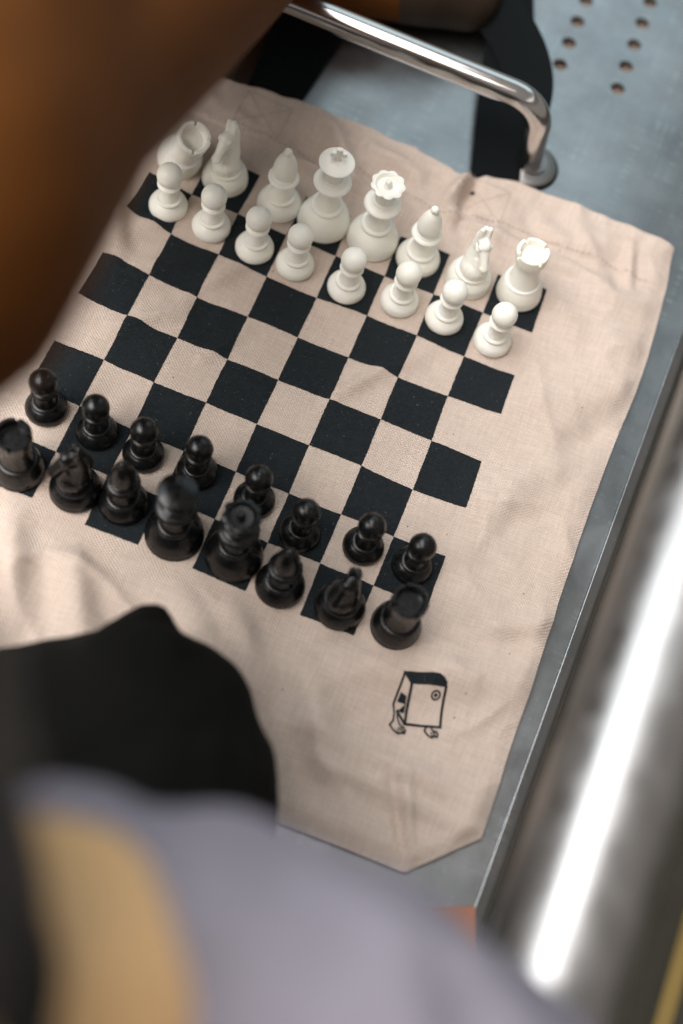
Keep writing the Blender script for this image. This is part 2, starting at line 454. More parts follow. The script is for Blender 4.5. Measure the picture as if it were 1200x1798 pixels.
def crease(x, y, c):
    x0, y0, x1, y1, h, w = c
    dx, dy = x1 - x0, y1 - y0
    L2 = dx * dx + dy * dy
    t = ((x - x0) * dx + (y - y0) * dy) / L2
    tc = max(0.0, min(1.0, t))
    ex = x - x0 - tc * dx; ey = y - y0 - tc * dy
    d2 = (ex * ex + ey * ey) / (w * w)
    if d2 > 9: return 0.0
    return h * math.exp(-d2) * (0.55 + 0.45 * math.sin(math.pi * tc))
def ytop(x):
    pts = [(-0.205, 0.186), (-0.15, 0.187), (-0.0952, 0.187), (-0.0612, 0.1907), (-0.0146, 0.1929), (0.03, 0.1896), (0.052, 0.1848), (0.058, 0.1850), (0.066, 0.1925), (0.088, 0.1978), (0.1216, 0.1985), (0.161, 0.1989), (0.205, 0.1972)]
    for (a, ya), (b, yb) in zip(pts, pts[1:]):
        if x <= b:
            t = (x - a) / (b - a); t = max(0, t); return ya + (yb - ya) * t
    return pts[-1][1]
def ybot(x):
    ax = abs(x)
    if ax > 0.1650: return -0.2355 + (ax - 0.165) / (0.197 - 0.165) * 0.0317
    return -0.2355 - 0.0025 * (1 - ax / 0.165)
def xedge(v):                                              # half-width along the height
    return 0.1967 + 0.005 * math.exp(-((v - 0.78) / 0.18) ** 2) - 0.002 * ss(0.92, 1.0, v)
def hgt(x, y):
    z = 0.0048
    z += 0.0020 * noise.noise((x * 16, y * 16, 1.3)) + 0.0011 * noise.noise((x * 42, y * 42, 5.1)) + 0.0002 * noise.noise((x * 120, y * 120, 9.1))
    mg = max(ss(0.125, 0.15, abs(x)), ss(0.128, 0.15, abs(y)))     # slacker cloth outside the stiff print
    for c in CREASES: z += (2.2 + 0.9 * mg) * crease(x, y, c)
    f1 = 1 - abs(noise.noise((x * 17 + y * 9, y * 21 - x * 7, 11.0))) * 2.2
    f2 = 1 - abs(noise.noise((x * 33 - y * 12, y * 27 + x * 15, 17.0))) * 2.4
    z += (0.10 + 0.90 * mg) * (0.0026 * max(0, f1) ** 3 + 0.0007 * max(0, f2) ** 3)
    z += 0.0017 * ss(0.1615, 0.1635, y - (ytop(x) - 0.197))    # folded hem is one layer thicker
    z += 0.0005 * (ss(0.050, 0.053, x) - ss(0.090, 0.093, x) + ss(-0.097, -0.094, x) - ss(-0.064, -0.061, x)) * ss(0.148, 0.151, y)
    z += 0.0085 * math.exp(-((x + 0.136) ** 2 + (y - 0.133) ** 2) / 0.022 ** 2)
    hm = ss(0.135, 0.165, y)
    z += hm * (0.0022 * noise.noise((x * 38 + 3, y * 26, 4.4)) + 0.0010 * noise.noise((x * 90, y * 60, 8.2)))
    lw = ss(-0.135, -0.165, y)
    z += lw * 0.0022 * noise.noise((x * 14 + y * 20, y * 34 - x * 6, 6.6))
    ed = min(0.2 - abs(x), y - ybot(x))
    return max(0.0022, z) * (0.45 + 0.55 * ss(-0.002, 0.012, ed))

bag = tag(empty('chess_tote_bag', (0, 0, 0)), 'beige canvas tote bag printed with a chessboard, laid flat on the steel bench', 'tote bag')
def sheet(name, nx, ny, zf, grow=0.0, dy=0.0):
    bm = bmesh.new(); rows = []
    for j in range(ny + 1):
        v = j / ny; row = []
        for i in range(nx + 1):
            u = i / nx * 2 - 1
            x = u * (xedge(v) + grow)
            yb, yt = ybot(x), ytop(x) + dy
            y = yb + (yt - yb) * v
            row.append(bm.verts.new((x, y, zf(x, y))))
        rows.append(row)
    for a, b in zip(rows, rows[1:]):
        for i in range(nx): bm.faces.new((a[i], a[i + 1], b[i + 1], b[i]))
    # turn the rim down so the cloth has thickness
    rim = rows[0] + [r[-1] for r in rows[1:]] + rows[-1][-2::-1] + [r[0] for r in rows[-2:0:-1]]
    low = [bm.verts.new((q.co.x * 0.9985, q.co.y * 0.9985, max(0.0003, q.co.z - 0.0012))) for q in rim]
    for k in range(len(rim)):
        k2 = (k + 1) % len(rim); bm.faces.new((rim[k], low[k], low[k2], rim[k2]))
    me = bpy.data.meshes.new(name)
    bmesh.ops.recalc_face_normals(bm, faces=bm.faces)
    bm.to_mesh(me); bm.free()
    me.polygons.foreach_set('use_smooth', [True] * len(me.polygons)); me.set_sharp_from_angle(angle=rad(60))
    return me
link('front_panel', sheet('front_panel', 230, 250, hgt), M['canvas'], bag)
link('back_panel', sheet('back_panel', 60, 60, lambda x, y: 0.0012 + 0.0006 * noise.noise((x * 30, y * 30, 3.0)), -0.001, 0.0), M['canvas'], bag).location = (-0.0005, 0.0022, 0)

GRID = [
  [(-0.128, 0.1286), (-0.0962, 0.1282), (-0.0639, 0.1277), (-0.0326, 0.1271), (-0.0023, 0.1266), (0.0314, 0.1264), (0.0643, 0.1272), (0.0967, 0.1275), (0.1282, 0.1287)],
  [(-0.1263, 0.0991), (-0.0961, 0.0952), (-0.0653, 0.0949), (-0.0328, 0.095), (-0.0003, 0.0947), (0.0322, 0.0948), (0.0642, 0.0952), (0.0967, 0.0967), (0.1294, 0.0971)],
  [(-0.1271, 0.0674), (-0.0963, 0.0637), (-0.0651, 0.0639), (-0.0329, 0.0628), (-0.0002, 0.062), (0.0321, 0.064), (0.0645, 0.0635), (0.0955, 0.063), (0.1282, 0.0646)],
  [(-0.1271, 0.0332), (-0.0964, 0.032), (-0.065, 0.0308), (-0.0325, 0.0315), (-0.0004, 0.0315), (0.032, 0.032), (0.064, 0.0316), (0.0955, 0.0334), (0.1289, 0.0353)],
  [(-0.1281, 0.0017), (-0.0962, 0.0002), (-0.0642, -0.0), (-0.0324, -0.0004), (-0.0003, -0.0004), (0.0317, 0.0005), (0.0638, 0.0012), (0.0961, 0.0016), (0.128, 0.0018)],
  [(-0.1274, -0.0317), (-0.0966, -0.0314), (-0.0648, -0.0327), (-0.0327, -0.0322), (-0.0008, -0.0322), (0.0317, -0.0318), (0.0641, -0.0318), (0.0963, -0.0322), (0.1287, -0.0313)],
  [(-0.1273, -0.0635), (-0.0963, -0.064), (-0.0638, -0.0647), (-0.032, -0.0648), (0.0001, -0.0649), (0.0322, -0.0652), (0.064, -0.0646), (0.0963, -0.0644), (0.1277, -0.0636)],
  [(-0.1278, -0.0957), (-0.0957, -0.0954), (-0.0639, -0.096), (-0.032, -0.0962), (0.0002, -0.0964), (0.0323, -0.0971), (0.0637, -0.0965), (0.0957, -0.0966), (0.1278, -0.0964)],
  [(-0.1277, -0.1276), (-0.0954, -0.1259), (-0.0633, -0.128), (-0.032, -0.1278), (0.0006, -0.1285), (0.0319, -0.1284), (0.0645, -0.1284), (0.0958, -0.1285), (0.1279, -0.1284)],
]
def lerp2(a, b, t): return (a[0] + (b[0] - a[0]) * t, a[1] + (b[1] - a[1]) * t)
INK_Z = 0.00028
for j in range(8):
    for i in range(8):
        if (i + j) % 2 == 0: continue
        A, B, Cc, D = GRID[j][i], GRID[j][i + 1], GRID[j + 1][i + 1], GRID[j + 1][i]
        n = 22; bm = bmesh.new(); rows = []
        for b in range(n + 1):
            row = []
            for a in range(n + 1):
                x, y = lerp2(lerp2(A, B, a / n), lerp2(D, Cc, a / n), b / n)
                # the printed edge wanders with the cloth, and feathers along the threads
                x += 0.0004 * noise.noise((x * 55, y * 55, 2.2)); y += 0.0004 * noise.noise((x * 55, y * 55, 7.7))
                if a in (0, n): x += random.uniform(-0.00014, 0.00014)
                if b in (0, n): y += random.uniform(-0.00014, 0.00014)
                row.append(bm.verts.new((x, y, hgt(x, y) + INK_Z)))
            rows.append(row)
        for p, q in zip(rows, rows[1:]):
            for a in range(n): bm.faces.new((p[a], p[a + 1], q[a + 1], q[a]))
        link('printed_square', finish(bm, 'printed_square', True, None), M['ink'], bag)

# hem and strap-patch stitching
def stitches(name, pts, pitch=0.0034, ln=0.0022):
    bm = bmesh.new()
    for (p, q) in pts:
        p = Vector((*p, 0)); q = Vector((*q, 0)); L = (q - p).length; d = (q - p).normalized(); s = Vector((-d.y, d.x, 0)) * 0.0003
        for k in range(int(L / pitch)):
            a = p + d * (k * pitch); b = a + d * ln
            vs_ = []
            for c, w in ((a, 0.5), (a.lerp(b, .5), 1), (b, 0.5)):
                for sg in (-1, 1):
                    e = c + s * sg * w; vs_.append(bm.verts.new((e.x, e.y, hgt(c.x, c.y) + (0.00045 if w == 1 else 0.0001))))
            bm.faces.new((vs_[0], vs_[1], vs_[3], vs_[2])); bm.faces.new((vs_[2], vs_[3], vs_[5], vs_[4]))
    return finish(bm, name, True, None)
hem = []
xs = [-0.19 + 0.02 * k for k in range(20)]
for a, b in zip(xs, xs[1:]): hem.append(((a, ytop(a) - 0.0340), (b, ytop(b) - 0.0340)))
tag(link('hem_stitching', stitches('hem_stitching', hem), M['thread'], bag), kind='stuff')
for x0 in (0.0555, -0.0945):
    x1 = x0 + 0.030; y1 = ytop((x0 + x1) / 2) - 0.006; y0 = y1 - 0.026
    sq = [((x0, y0), (x1, y0)), ((x1, y0), (x1, y1)), ((x1, y1), (x0, y1)), ((x0, y1), (x0, y0)), ((x0, y0), (x1, y1)), ((x0, y1), (x1, y0))]
    tag(link('strap_stitching', stitches('strap_stitching', sq, 0.0028, 0.0019), M['thread'], bag), kind='stuff')

# black webbing handles
def ribbon(name, pts, width, thick=0.0014):
    """pts: (x, y, z, twist) ; centre line in bag space"""
    P = spline(pts, 10); bm = bmesh.new(); rows = []
    for i, p in enumerate(P):
        a = Vector(P[max(i - 1, 0)][:3]); b = Vector(P[min(i + 1, len(P) - 1)][:3])
        t = (b - a).normalized(); up = Vector((0, 0, 1)); s = t.cross(up).normalized()
        s = Matrix.Rotation(rad(p[3]), 3, t) @ s
        nn = s.cross(t)
        c = Vector(p[:3]); w = width / 2
        rows.append([bm.verts.new(c + s * w * k + nn * thick * (0.5 if f else -0.5)) for f in (0, 1) for k in ((-1, -.5, 0, .5, 1) if f == 0 else (1, .5, 0, -.5, -1))])
    for a, b in zip(rows, rows[1:]):
        for k in range(10): bm.faces.new((a[k], a[(k + 1) % 10], b[(k + 1) % 10], b[k]))
    bm.faces.new(rows[0]); bm.faces.new(rows[-1])
    return finish(bm, name, True, 50)
link('handle', ribbon('handle', [(0.0745, 0.180, 0.0026, 0), (0.0715, 0.200, 0.003, 0), (0.0600, 0.2438, 0.006, 0), (0.0480, 0.2944, 0.008, 0), (0.0368, 0.3357, 0.010, 8), (0.0150, 0.3850, 0.016, 18), (-0.030, 0.405, 0.020, 20), (-0.062, 0.370, 0.016, 10), (-0.0700, 0.300, 0.010, 0), (-0.0745, 0.2363, 0.006, 0), (-0.0785, 0.196, 0.003, 0), (-0.0795, 0.178, 0.0026, 0)], 0.0325), M['strap'], bag)
link('handle', ribbon('handle', [(0.0770, 0.180, 0.0009, 0), (0.0760, 0.205, 0.0012, 0), (0.0745, 0.235, 0.008, -14), (0.0690, 0.268, 0.017, -30), (0.0480, 0.297, 0.021, -34), (0.0150, 0.318, 0.024, -20), (-0.03, 0.335, 0.024, 0), (-0.072, 0.320, 0.018, 0), (-0.086, 0.270, 0.010, 0), (-0.0840, 0.22, 0.003, 0), (-0.0825, 0.196, 0.0012, 0), (-0.0815, 0.178, 0.0009, 0)], 0.0325), M['strap'], bag)

# printed mark: a box walking on two feet with a round dial
LX, LY = 0.14265, -0.15085                                 # placed by the measured corners of the print
def lg(u, v):                                              # u, v in the mark's own units (about 1200 x 1091)
    a = u / 1200; b = v / 1091
    T0 = lerp2((0.1037, -0.1345), (0.1677, -0.1068), a); T1 = lerp2((0.1253, -0.1924), (0.1875, -0.1665), a)
    x, y = lerp2(T0, T1, b)
    return (x, y, hgt(x, y) + INK_Z + 0.0003)
logo_bm = bmesh.new()
def lpoly(pts):
    vs_ = [logo_bm.verts.new(lg(*p)) for p in pts]
    f = logo_bm.faces.new(vs_)
    bmesh.ops.triangulate(logo_bm, faces=[f])
def lline(pts, w):
    for (a, b) in zip(pts, pts[1:]):
        d = Vector((b[0] - a[0], b[1] - a[1])); L = d.length; n = max(1, int(L / 40)); d.normalize(); s = Vector((-d.y, d.x)) * w / 2
        e0 = Vector(a) - d * w * .35; e1 = Vector(b) + d * w * .35
        for k in range(n):
            p = e0.lerp(e1, k / n); q = e0.lerp(e1, (k + 1) / n)
            lpoly([tuple(p - s), tuple(q - s), tuple(q + s), tuple(p + s)])
top_pts = [(378, 228), (430, 226), (520, 238), (640, 250), (700, 270), (745, 305), (775, 350), (772, 388)]
bot_pts = [(445, 345), (500, 348), (560, 352), (620, 358), (680, 368), (725, 378), (752, 384), (772, 388)]
for k in range(len(top_pts) - 1):
    for a_ in range(3):
        for b_ in range(4):
            c4 = []
            for (da, db) in ((0, 0), (1, 0), (1, 1), (0, 1)):
                u_ = (a_ + da) / 3; w_ = (b_ + db) / 4
                c4.append(lerp2(lerp2(top_pts[k], top_pts[k + 1], u_), lerp2(bot_pts[k], bot_pts[k + 1], u_), w_))
            if k == len(top_pts) - 2 and a_ == 2: c4 = [c4[0], c4[1], c4[3]]
            lpoly(c4)
lline([(445, 345), (418, 540), (393, 715)], 26)            # front left edge
lline([(768, 385), (750, 570), (730, 750)], 24)            # front right edge
lline([(393, 712), (560, 735), (730, 748)], 24)            # bottom
lline([(378, 230), (335, 370), (285, 520), (288, 548)], 20)
lline([(378, 240), (445, 345)], 20)
lline([(320, 590), (393, 712)], 24)
lpoly([(350, 415), (402, 452), (398, 525), (318, 500)])
lpoly([(330, 585), (400, 520), (385, 610), (350, 600)])
lline([(288, 545), (292, 600), (285, 675), (250, 715), (290, 770), (330, 802)], 16)
lline([(325, 575), (322, 650), (345, 715), (385, 745), (398, 775)], 14)
lline([(330, 802), (362, 796), (390, 800), (398, 772)], 18)
lline([(340, 740), (350, 775)], 12); lline([(318, 752), (332, 788)], 10); lline([(362, 745), (376, 790)], 14)
lline([(592, 752), (578, 780), (610, 822), (650, 848), (668, 832), (700, 842), (706, 815), (690, 790)], 16)
lline([(640, 752), (655, 780), (690, 795)], 14); lline([(640, 800), (655, 835)], 12); lline([(665, 795), (680, 830)], 14)
N = 28
for r0, r1 in ((30, 46), (0.1, 17)):
    for k in range(N):
        a0, a1 = 2 * math.pi * k / N, 2 * math.pi * (k + 1) / N
        lpoly([(682 + r * math.cos(a), 448 + r * math.sin(a)) for r, a in ((r0, a0), (r1, a0), (r1, a1), (r0, a1))])
logo_me = bpy.data.meshes.new('printed_logo'); bmesh.ops.recalc_face_normals(logo_bm, faces=logo_bm.faces)
logo_bm.to_mesh(logo_me); logo_bm.free()
lo = link('printed_logo', logo_me, M['ink'], bag); lo['label'] = 'small black line drawing of a box walking on two feet'

# ------------------------------------------------------------------ chess pieces
def foot(r): return [(0, 0), (r * .955, 0), (r, 0.0007), (r, 0.0026), (r * .972, 0.0033)]
def pawn_parts():
    b = foot(0.0118) + spline([(0.01145, 0.0036), (0.0107, 0.0052), (0.0089, 0.0072), (0.0077, 0.0081), (0.0072, 0.0084)], 4) + [(0.0078, 0.0087), (0.0081, 0.0093), (0.0081, 0.0101), (0.0077, 0.0107), (0.0066, 0.0109), (0, 0.0109)]
    s = [(0, 0.0100)] + spline([(0.0064, 0.0100), (0.0059, 0.0115), (0.0049, 0.0142), (0.0042, 0.0175), (0.0039, 0.0210), (0.0040, 0.0222)], 4) + [(0, 0.0222)]
    c = [(0, 0.0217)] + spline([(0.0040, 0.0217), (0.0060, 0.0222), (0.0072, 0.0230), (0.0070, 0.0238), (0.0058, 0.0247), (0.0048, 0.0250)], 4) + [(0, 0.0250)]
    h = sphere_prof(0.0077, 0.0312, -90, 90, 22)
    return [('base', lathe('pawn_base', b)), ('stem', lathe('pawn_stem', s)), ('collar', lathe('pawn_collar', c)), ('head', lathe('pawn_head', h))]
def bishop_parts():
    b = foot(0.0138) + spline([(0.0134, 0.0037), (0.0128, 0.0053), (0.0110, 0.0080), (0.0094, 0.0095), (0.0087, 0.0099)], 4) + [(0.0093, 0.0102), (0.0097, 0.0109), (0.0097, 0.0118), (0.0092, 0.0125), (0.0080, 0.0127), (0, 0.0127)]
    s = [(0, 0.0115)] + spline([(0.0077, 0.0115), (0.0071, 0.0135), (0.0059, 0.0167), (0.0049, 0.0210), (0.0045, 0.0250), (0.0046, 0.0266)], 4) + [(0, 0.0266)]
    c = [(0, 0.0260)] + spline([(0.0046, 0.0260), (0.0068, 0.0268), (0.0091, 0.0281), (0.0094, 0.0289), (0.0084, 0.0300), (0.0074, 0.0304)], 4) + [(0.0071, 0.0312), (0.0066, 0.0317), (0, 0.0317)]
    h = [(0, 0.0315)] + spline([(0.0062, 0.0315), (0.0068, 0.0332), (0.0073, 0.0362), (0.0070, 0.0395), (0.0058, 0.0440), (0.0041, 0.0477), (0.0026, 0.0498), (0.0018, 0.0505)], 5) + [(0, 0.0505)]
    f = sphere_prof(0.0026, 0.0522)
    return [('base', lathe('bishop_base', b)), ('stem', lathe('bishop_stem', s)), ('collar', lathe('bishop_collar', c)), ('mitre', lathe('bishop_mitre', h)), ('finial', lathe('bishop_finial', f, 24))]
def royal_base(r):
    return foot(r) + [(r * .965, 0.0038), (r * .985, 0.0042)] + spline([(r * .985, 0.0044), (r * .95, 0.0068), (r * .84, 0.0112), (r * .67, 0.0150), (r * .58, 0.0164), (r * .54, 0.0168)], 5) + [(r * .59, 0.0172), (r * .615, 0.0180), (r * .615, 0.0191), (r * .58, 0.0199), (r * .51, 0.0202), (0, 0.0202)]
def king_parts():
    s = [(0, 0.0190)] + spline([(0.0081, 0.0190), (0.0074, 0.0212), (0.0062, 0.0252), (0.0053, 0.0310), (0.0049, 0.0370), (0.0050, 0.0395)], 5) + [(0, 0.0395)]
    c = [(0, 0.0388)] + spline([(0.0050, 0.0388), (0.0080, 0.0395), (0.0111, 0.0409), (0.0115, 0.0418), (0.0106, 0.0429), (0.0086, 0.0436)], 4) + [(0.0077, 0.0446), (0.0069, 0.0450), (0.0068, 0.0458), (0.0058, 0.0462), (0, 0.0462)]
    h = [(0, 0.0460)] + spline([(0.0054, 0.0460), (0.0058, 0.0490), (0.0069, 0.0540), (0.0085, 0.0574), (0.0103, 0.0588)], 4) + [(0.0107, 0.0594)] + spline([(0.0105, 0.0600), (0.0088, 0.0608), (0.0060, 0.0618), (0.0032, 0.0624)], 4) + [(0, 0.0626)]
    bm = bmesh.new()
    a, w, z0, zm, zt = 0.0047, 0.0016, 0.0616, 0.0676, 0.0722
    pr = [(-w * 1.25, z0), (w * 1.25, z0), (w, zm - w), (a, zm - w * 1.15), (a, zm + w * 1.15), (w, zm + w), (w * 1.1, zt), (-w * 1.1, zt), (-w, zm + w), (-a, zm + w * 1.15), (-a, zm - w * 1.15), (-w, zm - w)]
    fa = bm.faces.new([bm.verts.new((x, -0.0014, z)) for x, z in pr])
    e = bmesh.ops.extrude_face_region(bm, geom=[fa]); bmesh.ops.translate(bm, vec=(0, 0.0028, 0), verts=[v for v in e['geom'] if isinstance(v, bmesh.types.BMVert)])
    bmesh.ops.recalc_face_normals(bm, faces=bm.faces)
    bmesh.ops.bevel(bm, geom=bm.edges[:], offset=0.0003, segments=2, affect='EDGES')
    return [('base', lathe('king_base', royal_base(0.0164))), ('stem', lathe('king_stem', s)), ('collar', lathe('king_collar', c)), ('crown', lathe('king_crown', h)), ('cross', finish(bm, 'king_cross', True, 35))]
def queen_parts():
    s = [(0, 0.0190)] + spline([(0.0081, 0.0190), (0.0074, 0.0212), (0.0062, 0.0248), (0.0053, 0.0295), (0.0048, 0.0345), (0.0049, 0.0365)], 5) + [(0, 0.0365)]
    c = [(0, 0.0358)] + spline([(0.0049, 0.0358), (0.0078, 0.0366), (0.0108, 0.0380), (0.0112, 0.0388), (0.0102, 0.0399), (0.0082, 0.0405)], 4) + [(0.0072, 0.0414), (0.0066, 0.0418), (0.0065, 0.0426), (0.0056, 0.0430), (0, 0.0430)]
    # scalloped coronet with a dished top
    bm = bmesh.new(); seg = 90; rings = []
    prof = [(0.0053, 0.0428, 0), (0.0056, 0.0460, 0), (0.0064, 0.0505, .3), (0.0086, 0.0545, 1), (0.0098, 0.0563, 1), (0.0100, 0.0572, 1), (0.0092, 0.0578, .6), (0.0077, 0.0579, 0), (0.0073, 0.0574, 0), (0.0062, 0.0558, 0), (0.0030, 0.0556, 0)]
    for r, z, k in prof:
        rings.append([bm.verts.new(((r + 0.0006 * k * (abs(math.cos(4.5 * 2 * math.pi * q / seg)) * 2 - 1.2)) * math.cos(2 * math.pi * q / seg), (r + 0.0006 * k * (abs(math.cos(4.5 * 2 * math.pi * q / seg)) * 2 - 1.2)) * math.sin(2 * math.pi * q / seg), z)) for q in range(seg)])
    for a, b in zip(rings, rings[1:]):
        for q in range(seg): bm.faces.new((a[q], a[(q + 1) % seg], b[(q + 1) % seg], b[q]))
    bm.faces.new(rings[0]); bm.faces.new(rings[-1])
    f = [(0, 0.0554)] + spline([(0.0026, 0.0556), (0.0018, 0.0568), (0.0015, 0.0574)], 3) + sphere_prof(0.0021, 0.0590, -50, 90, 10)
    return [('base', lathe('queen_base', royal_base(0.0162))), ('stem', lathe('queen_stem', s)), ('collar', lathe('queen_collar', c)), ('coronet', finish(bm, 'queen_coronet', True, 50)), ('finial', lathe('queen_finial', f, 24))]
def rook_parts():
    b = foot(0.0141) + [(0.0137, 0.0038)] + spline([(0.0139, 0.0042), (0.0135, 0.0070), (0.0124, 0.0108), (0.0113, 0.0135), (0.0107, 0.0140)], 4) + [(0.0112, 0.0144), (0.0112, 0.0152), (0.0106, 0.0158), (0, 0.0158)]
    s = [(0, 0.0144)] + spline([(0.0101, 0.0144), (0.0092, 0.0175), (0.0082, 0.0230), (0.0076, 0.0290), (0.0076, 0.0330), (0.0080, 0.0345)], 4) + [(0, 0.0345)]
    # hollow turret: four merlons with narrow gaps, one closed shell
    bm = bmesh.new(); seg = 96
    def gap(q):
        a = (q / seg * 4) % 1.0
        return a < 0.115 or a > 1.0
    ro, ri, zt, zn, zf = 0.0099, 0.0076, 0.0448, 0.0418, 0.0392
    def ring(r, z): return [bm.verts.new((r * math.cos(2 * math.pi * q / seg), r * math.sin(2 * math.pi * q / seg), (z(q) if callable(z) else z))) for q in range(seg)]
    zz = lambda q: zn if gap(q) else zt
    rs = [ring(0.0078, 0.0340), ring(0.0087, 0.0355), ring(0.0097, 0.0364), ring(ro, 0.0375), ring(ro, lambda q: zz(q) - 0.0005), ring(ro - 0.0004, zz), ring(ri + 0.0004, zz), ring(ri, lambda q: zz(q) - 0.0005), ring(ri - 0.0002, zf + 0.0008), ring(ri - 0.0012, zf)]
    for a, b_ in zip(rs, rs[1:]):
        for q in range(seg): bm.faces.new((a[q], a[(q + 1) % seg], b_[(q + 1) % seg], b_[q]))
    bm.faces.new(rs[0]); bm.faces.new(rs[-1])
    return [('base', lathe('rook_base', b)), ('stem', lathe('rook_stem', s)), ('turret', finish(bm, 'rook_turret', True, 35))]
def knight_parts():
    b = foot(0.0143) + [(0.0139, 0.0038)] + spline([(0.0141, 0.0042), (0.0135, 0.0068), (0.0118, 0.0098), (0.0106, 0.0110), (0.0100, 0.0115)], 4) + [(0.0106, 0.0119), (0.0108, 0.0127), (0.0103, 0.0135), (0, 0.0135)]
    S = [((0, 0, .0135), .0094, (0.0006, 0, .0170), .0094), ((0.0006, 0, .0170), .0092, (-.0020, 0, .0240), .0072), ((-.0020, 0, .0240), .0072, (-.0034, 0, .0330), .0052), ((-.0034, 0, .0330), .0052, (-.0022, 0, .0425), .0042),
         ((0.0040, 0, .0180), .0060, (0.0012, 0, .0265), .0046),
         ((-.0020, 0, .0432), .0043, (.0032, 0, .0428), .0041), ((.0020, 0, .0428), .0042, (.0090, 0, .0352), .0031), ((.0090, 0, .0352), .0031, (.0118, 0, .0318), .0030), ((.0000, 0, .0385), .0042, (.0046, 0, .0362), .0032)]
    for sy in (-1, 1):
        S += [((-.0016, sy * .0022, .0462), .0022, (-.0022, sy * .0026, .0512), .0017), ((.0040, sy * .0036, .0432), .0014, (.0050, sy * .0034, .0424), .0013),
              ((.0120, sy * .0017, .0326), .0017, (.0122, sy * .0017, .0318), .0017), ((-.0005, sy * .0036, .0392), .0014, (.0022, sy * .0034, .0372), .0014)]
    for k in range(8):                                    # mane
        t = k / 7; z = .0205 + t * .0255; x = -.0072 - 0.0016 * math.sin(math.pi * min(1, t * 1.1)) + .0042 * t * t
        S.append(((x, 0, z), .0022, (x - .0014, 0, z + .0026), .0016))
    S.append(((-.0036, 0, .0455), .0024, (-.0036, 0, .0505), .0019))
    me = blend('knight_head', S, 0.0004, 1, flat=Matrix.Diagonal((1, 0.92, 1, 1)))
    return [('base', lathe('knight_base', b)), ('head', me)]
KINDS = {'pawn': pawn_parts(), 'rook': rook_parts(), 'knight': knight_parts(), 'bishop': bishop_parts(), 'king': king_parts(), 'queen': queen_parts()}
def copy_me(me, tagname, mat):
    m2 = me.copy(); m2.name = tagname + '_' + me.name; m2.materials.clear(); m2.materials.append(mat); return m2
SETS = {c: {k: [(n, copy_me(me, c, M['ivory' if c == 'white' else 'black'])) for n, me in parts] for k, parts in KINDS.items()} for c in ('white', 'black')}
TILT = {('white', 0): (15, 18, 0.0026), ('white', 7): (0, -4, 0.0005)}
def piece(color, kind, x, y, rz, label, group, tilt=(0, 0, 0)):
    o = empty(kind if False else color + '_' + kind, (x, y, hgt(x, y) + INK_Z + 0.0002 + tilt[2]), rad(rz))
    o.rotation_euler = (Matrix.Rotation(rad(tilt[1]), 3, 'Y') @ Matrix.Rotation(rad(tilt[0]), 3, 'X') @ Matrix.Rotation(rad(rz), 3, 'Z')).to_euler()
    tag(o, label, 'chess ' + kind, group)
    for n, me in SETS[color][kind]:
        link(n, me, None, o)
    return o
ORD = ['first', 'second', 'third', 'fourth', 'fifth', 'sixth', 'seventh', 'eighth']
WP = [(-0.105, 0.0798), (-0.0763, 0.0789), (-0.0469, 0.0767), (-0.0204, 0.0768), (0.0139, 0.0758), (0.0467, 0.0806), (0.0758, 0.081), (0.1079, 0.0804)]
WM = [(-0.1128, 0.1139), (-0.0825, 0.1151), (-0.0453, 0.1131), (-0.016, 0.1141), (0.0161, 0.1154), (0.0468, 0.1148), (0.0804, 0.1141), (0.1125, 0.1195)]
BP = [(-0.1119, -0.0738), (-0.0806, -0.075), (-0.0515, -0.0765), (-0.02, -0.0746), (0.016, -0.0771), (0.0467, -0.0852), (0.0822, -0.0782), (0.1117, -0.0773)]
BM = [(-0.1092, -0.1134), (-0.0764, -0.1118), (-0.0493, -0.1084), (-0.0165, -0.1138), (0.0181, -0.112), (0.0479, -0.1176), (0.0826, -0.116), (0.1149, -0.1147)]
for c, pts in (('white', WP), ('black', BP)):
    for i, (x, y) in enumerate(pts):
        extra = {0: 'leftmost ', 7: 'rightmost '}.get(i)
        lab = ('%s%s plastic pawn in the pawn row' % (extra, 'ivory' if c == 'white' else 'black')) if extra else '%s plastic pawn, %s from the left in its row of eight' % ('ivory' if c == 'white' else 'black', ORD[i])
        piece(c, 'pawn', x, y, random.uniform(0, 360), lab, '%s pawns lined up on the printed board' % ('ivory' if c == 'white' else 'black'))
KN = ['rook', 'knight', 'bishop', 'king', 'queen', 'bishop', 'knight', 'rook']
WROT = [20, -105, 0, 20, 10, 0, -60, 40]
BROT = [10, -140, 0, 110, 5, 0, -105, 35]
LABW = ['ivory rook at the left corner, partly behind the leftmost ivory pawn', 'ivory knight on the left, between a rook and a bishop', 'ivory bishop left of the ivory king', 'tall ivory king topped by a cross, beside the queen', 'ivory queen with a scalloped crown, right of the king', 'ivory bishop right of the ivory queen', 'ivory knight on the right, its muzzle turned to the side', 'ivory rook at the right end of the back row']
LABB = ['black rook at the left edge of the photo', 'black knight on the left, between a rook and a bishop', 'black bishop left of the black king', 'tall black king, the largest black piece, left of the queen', 'black queen with a scalloped crown, right of the king', 'black bishop right of the black queen', 'black knight on the right, beside the corner rook', 'black rook at the right end, nearest the printed logo']
for c, pts, rots, labs in (('white', WM, WROT, LABW), ('black', BM, BROT, LABB)):
    for i, (x, y) in enumerate(pts):
        k = KN[i]
        piece(c, k, x, y, rots[i], labs[i], ('%s %ss' % ('ivory' if c == 'white' else 'black', k)) if k in ('rook', 'knight', 'bishop') else None, TILT.get((c, i), (0, 0, 0)))

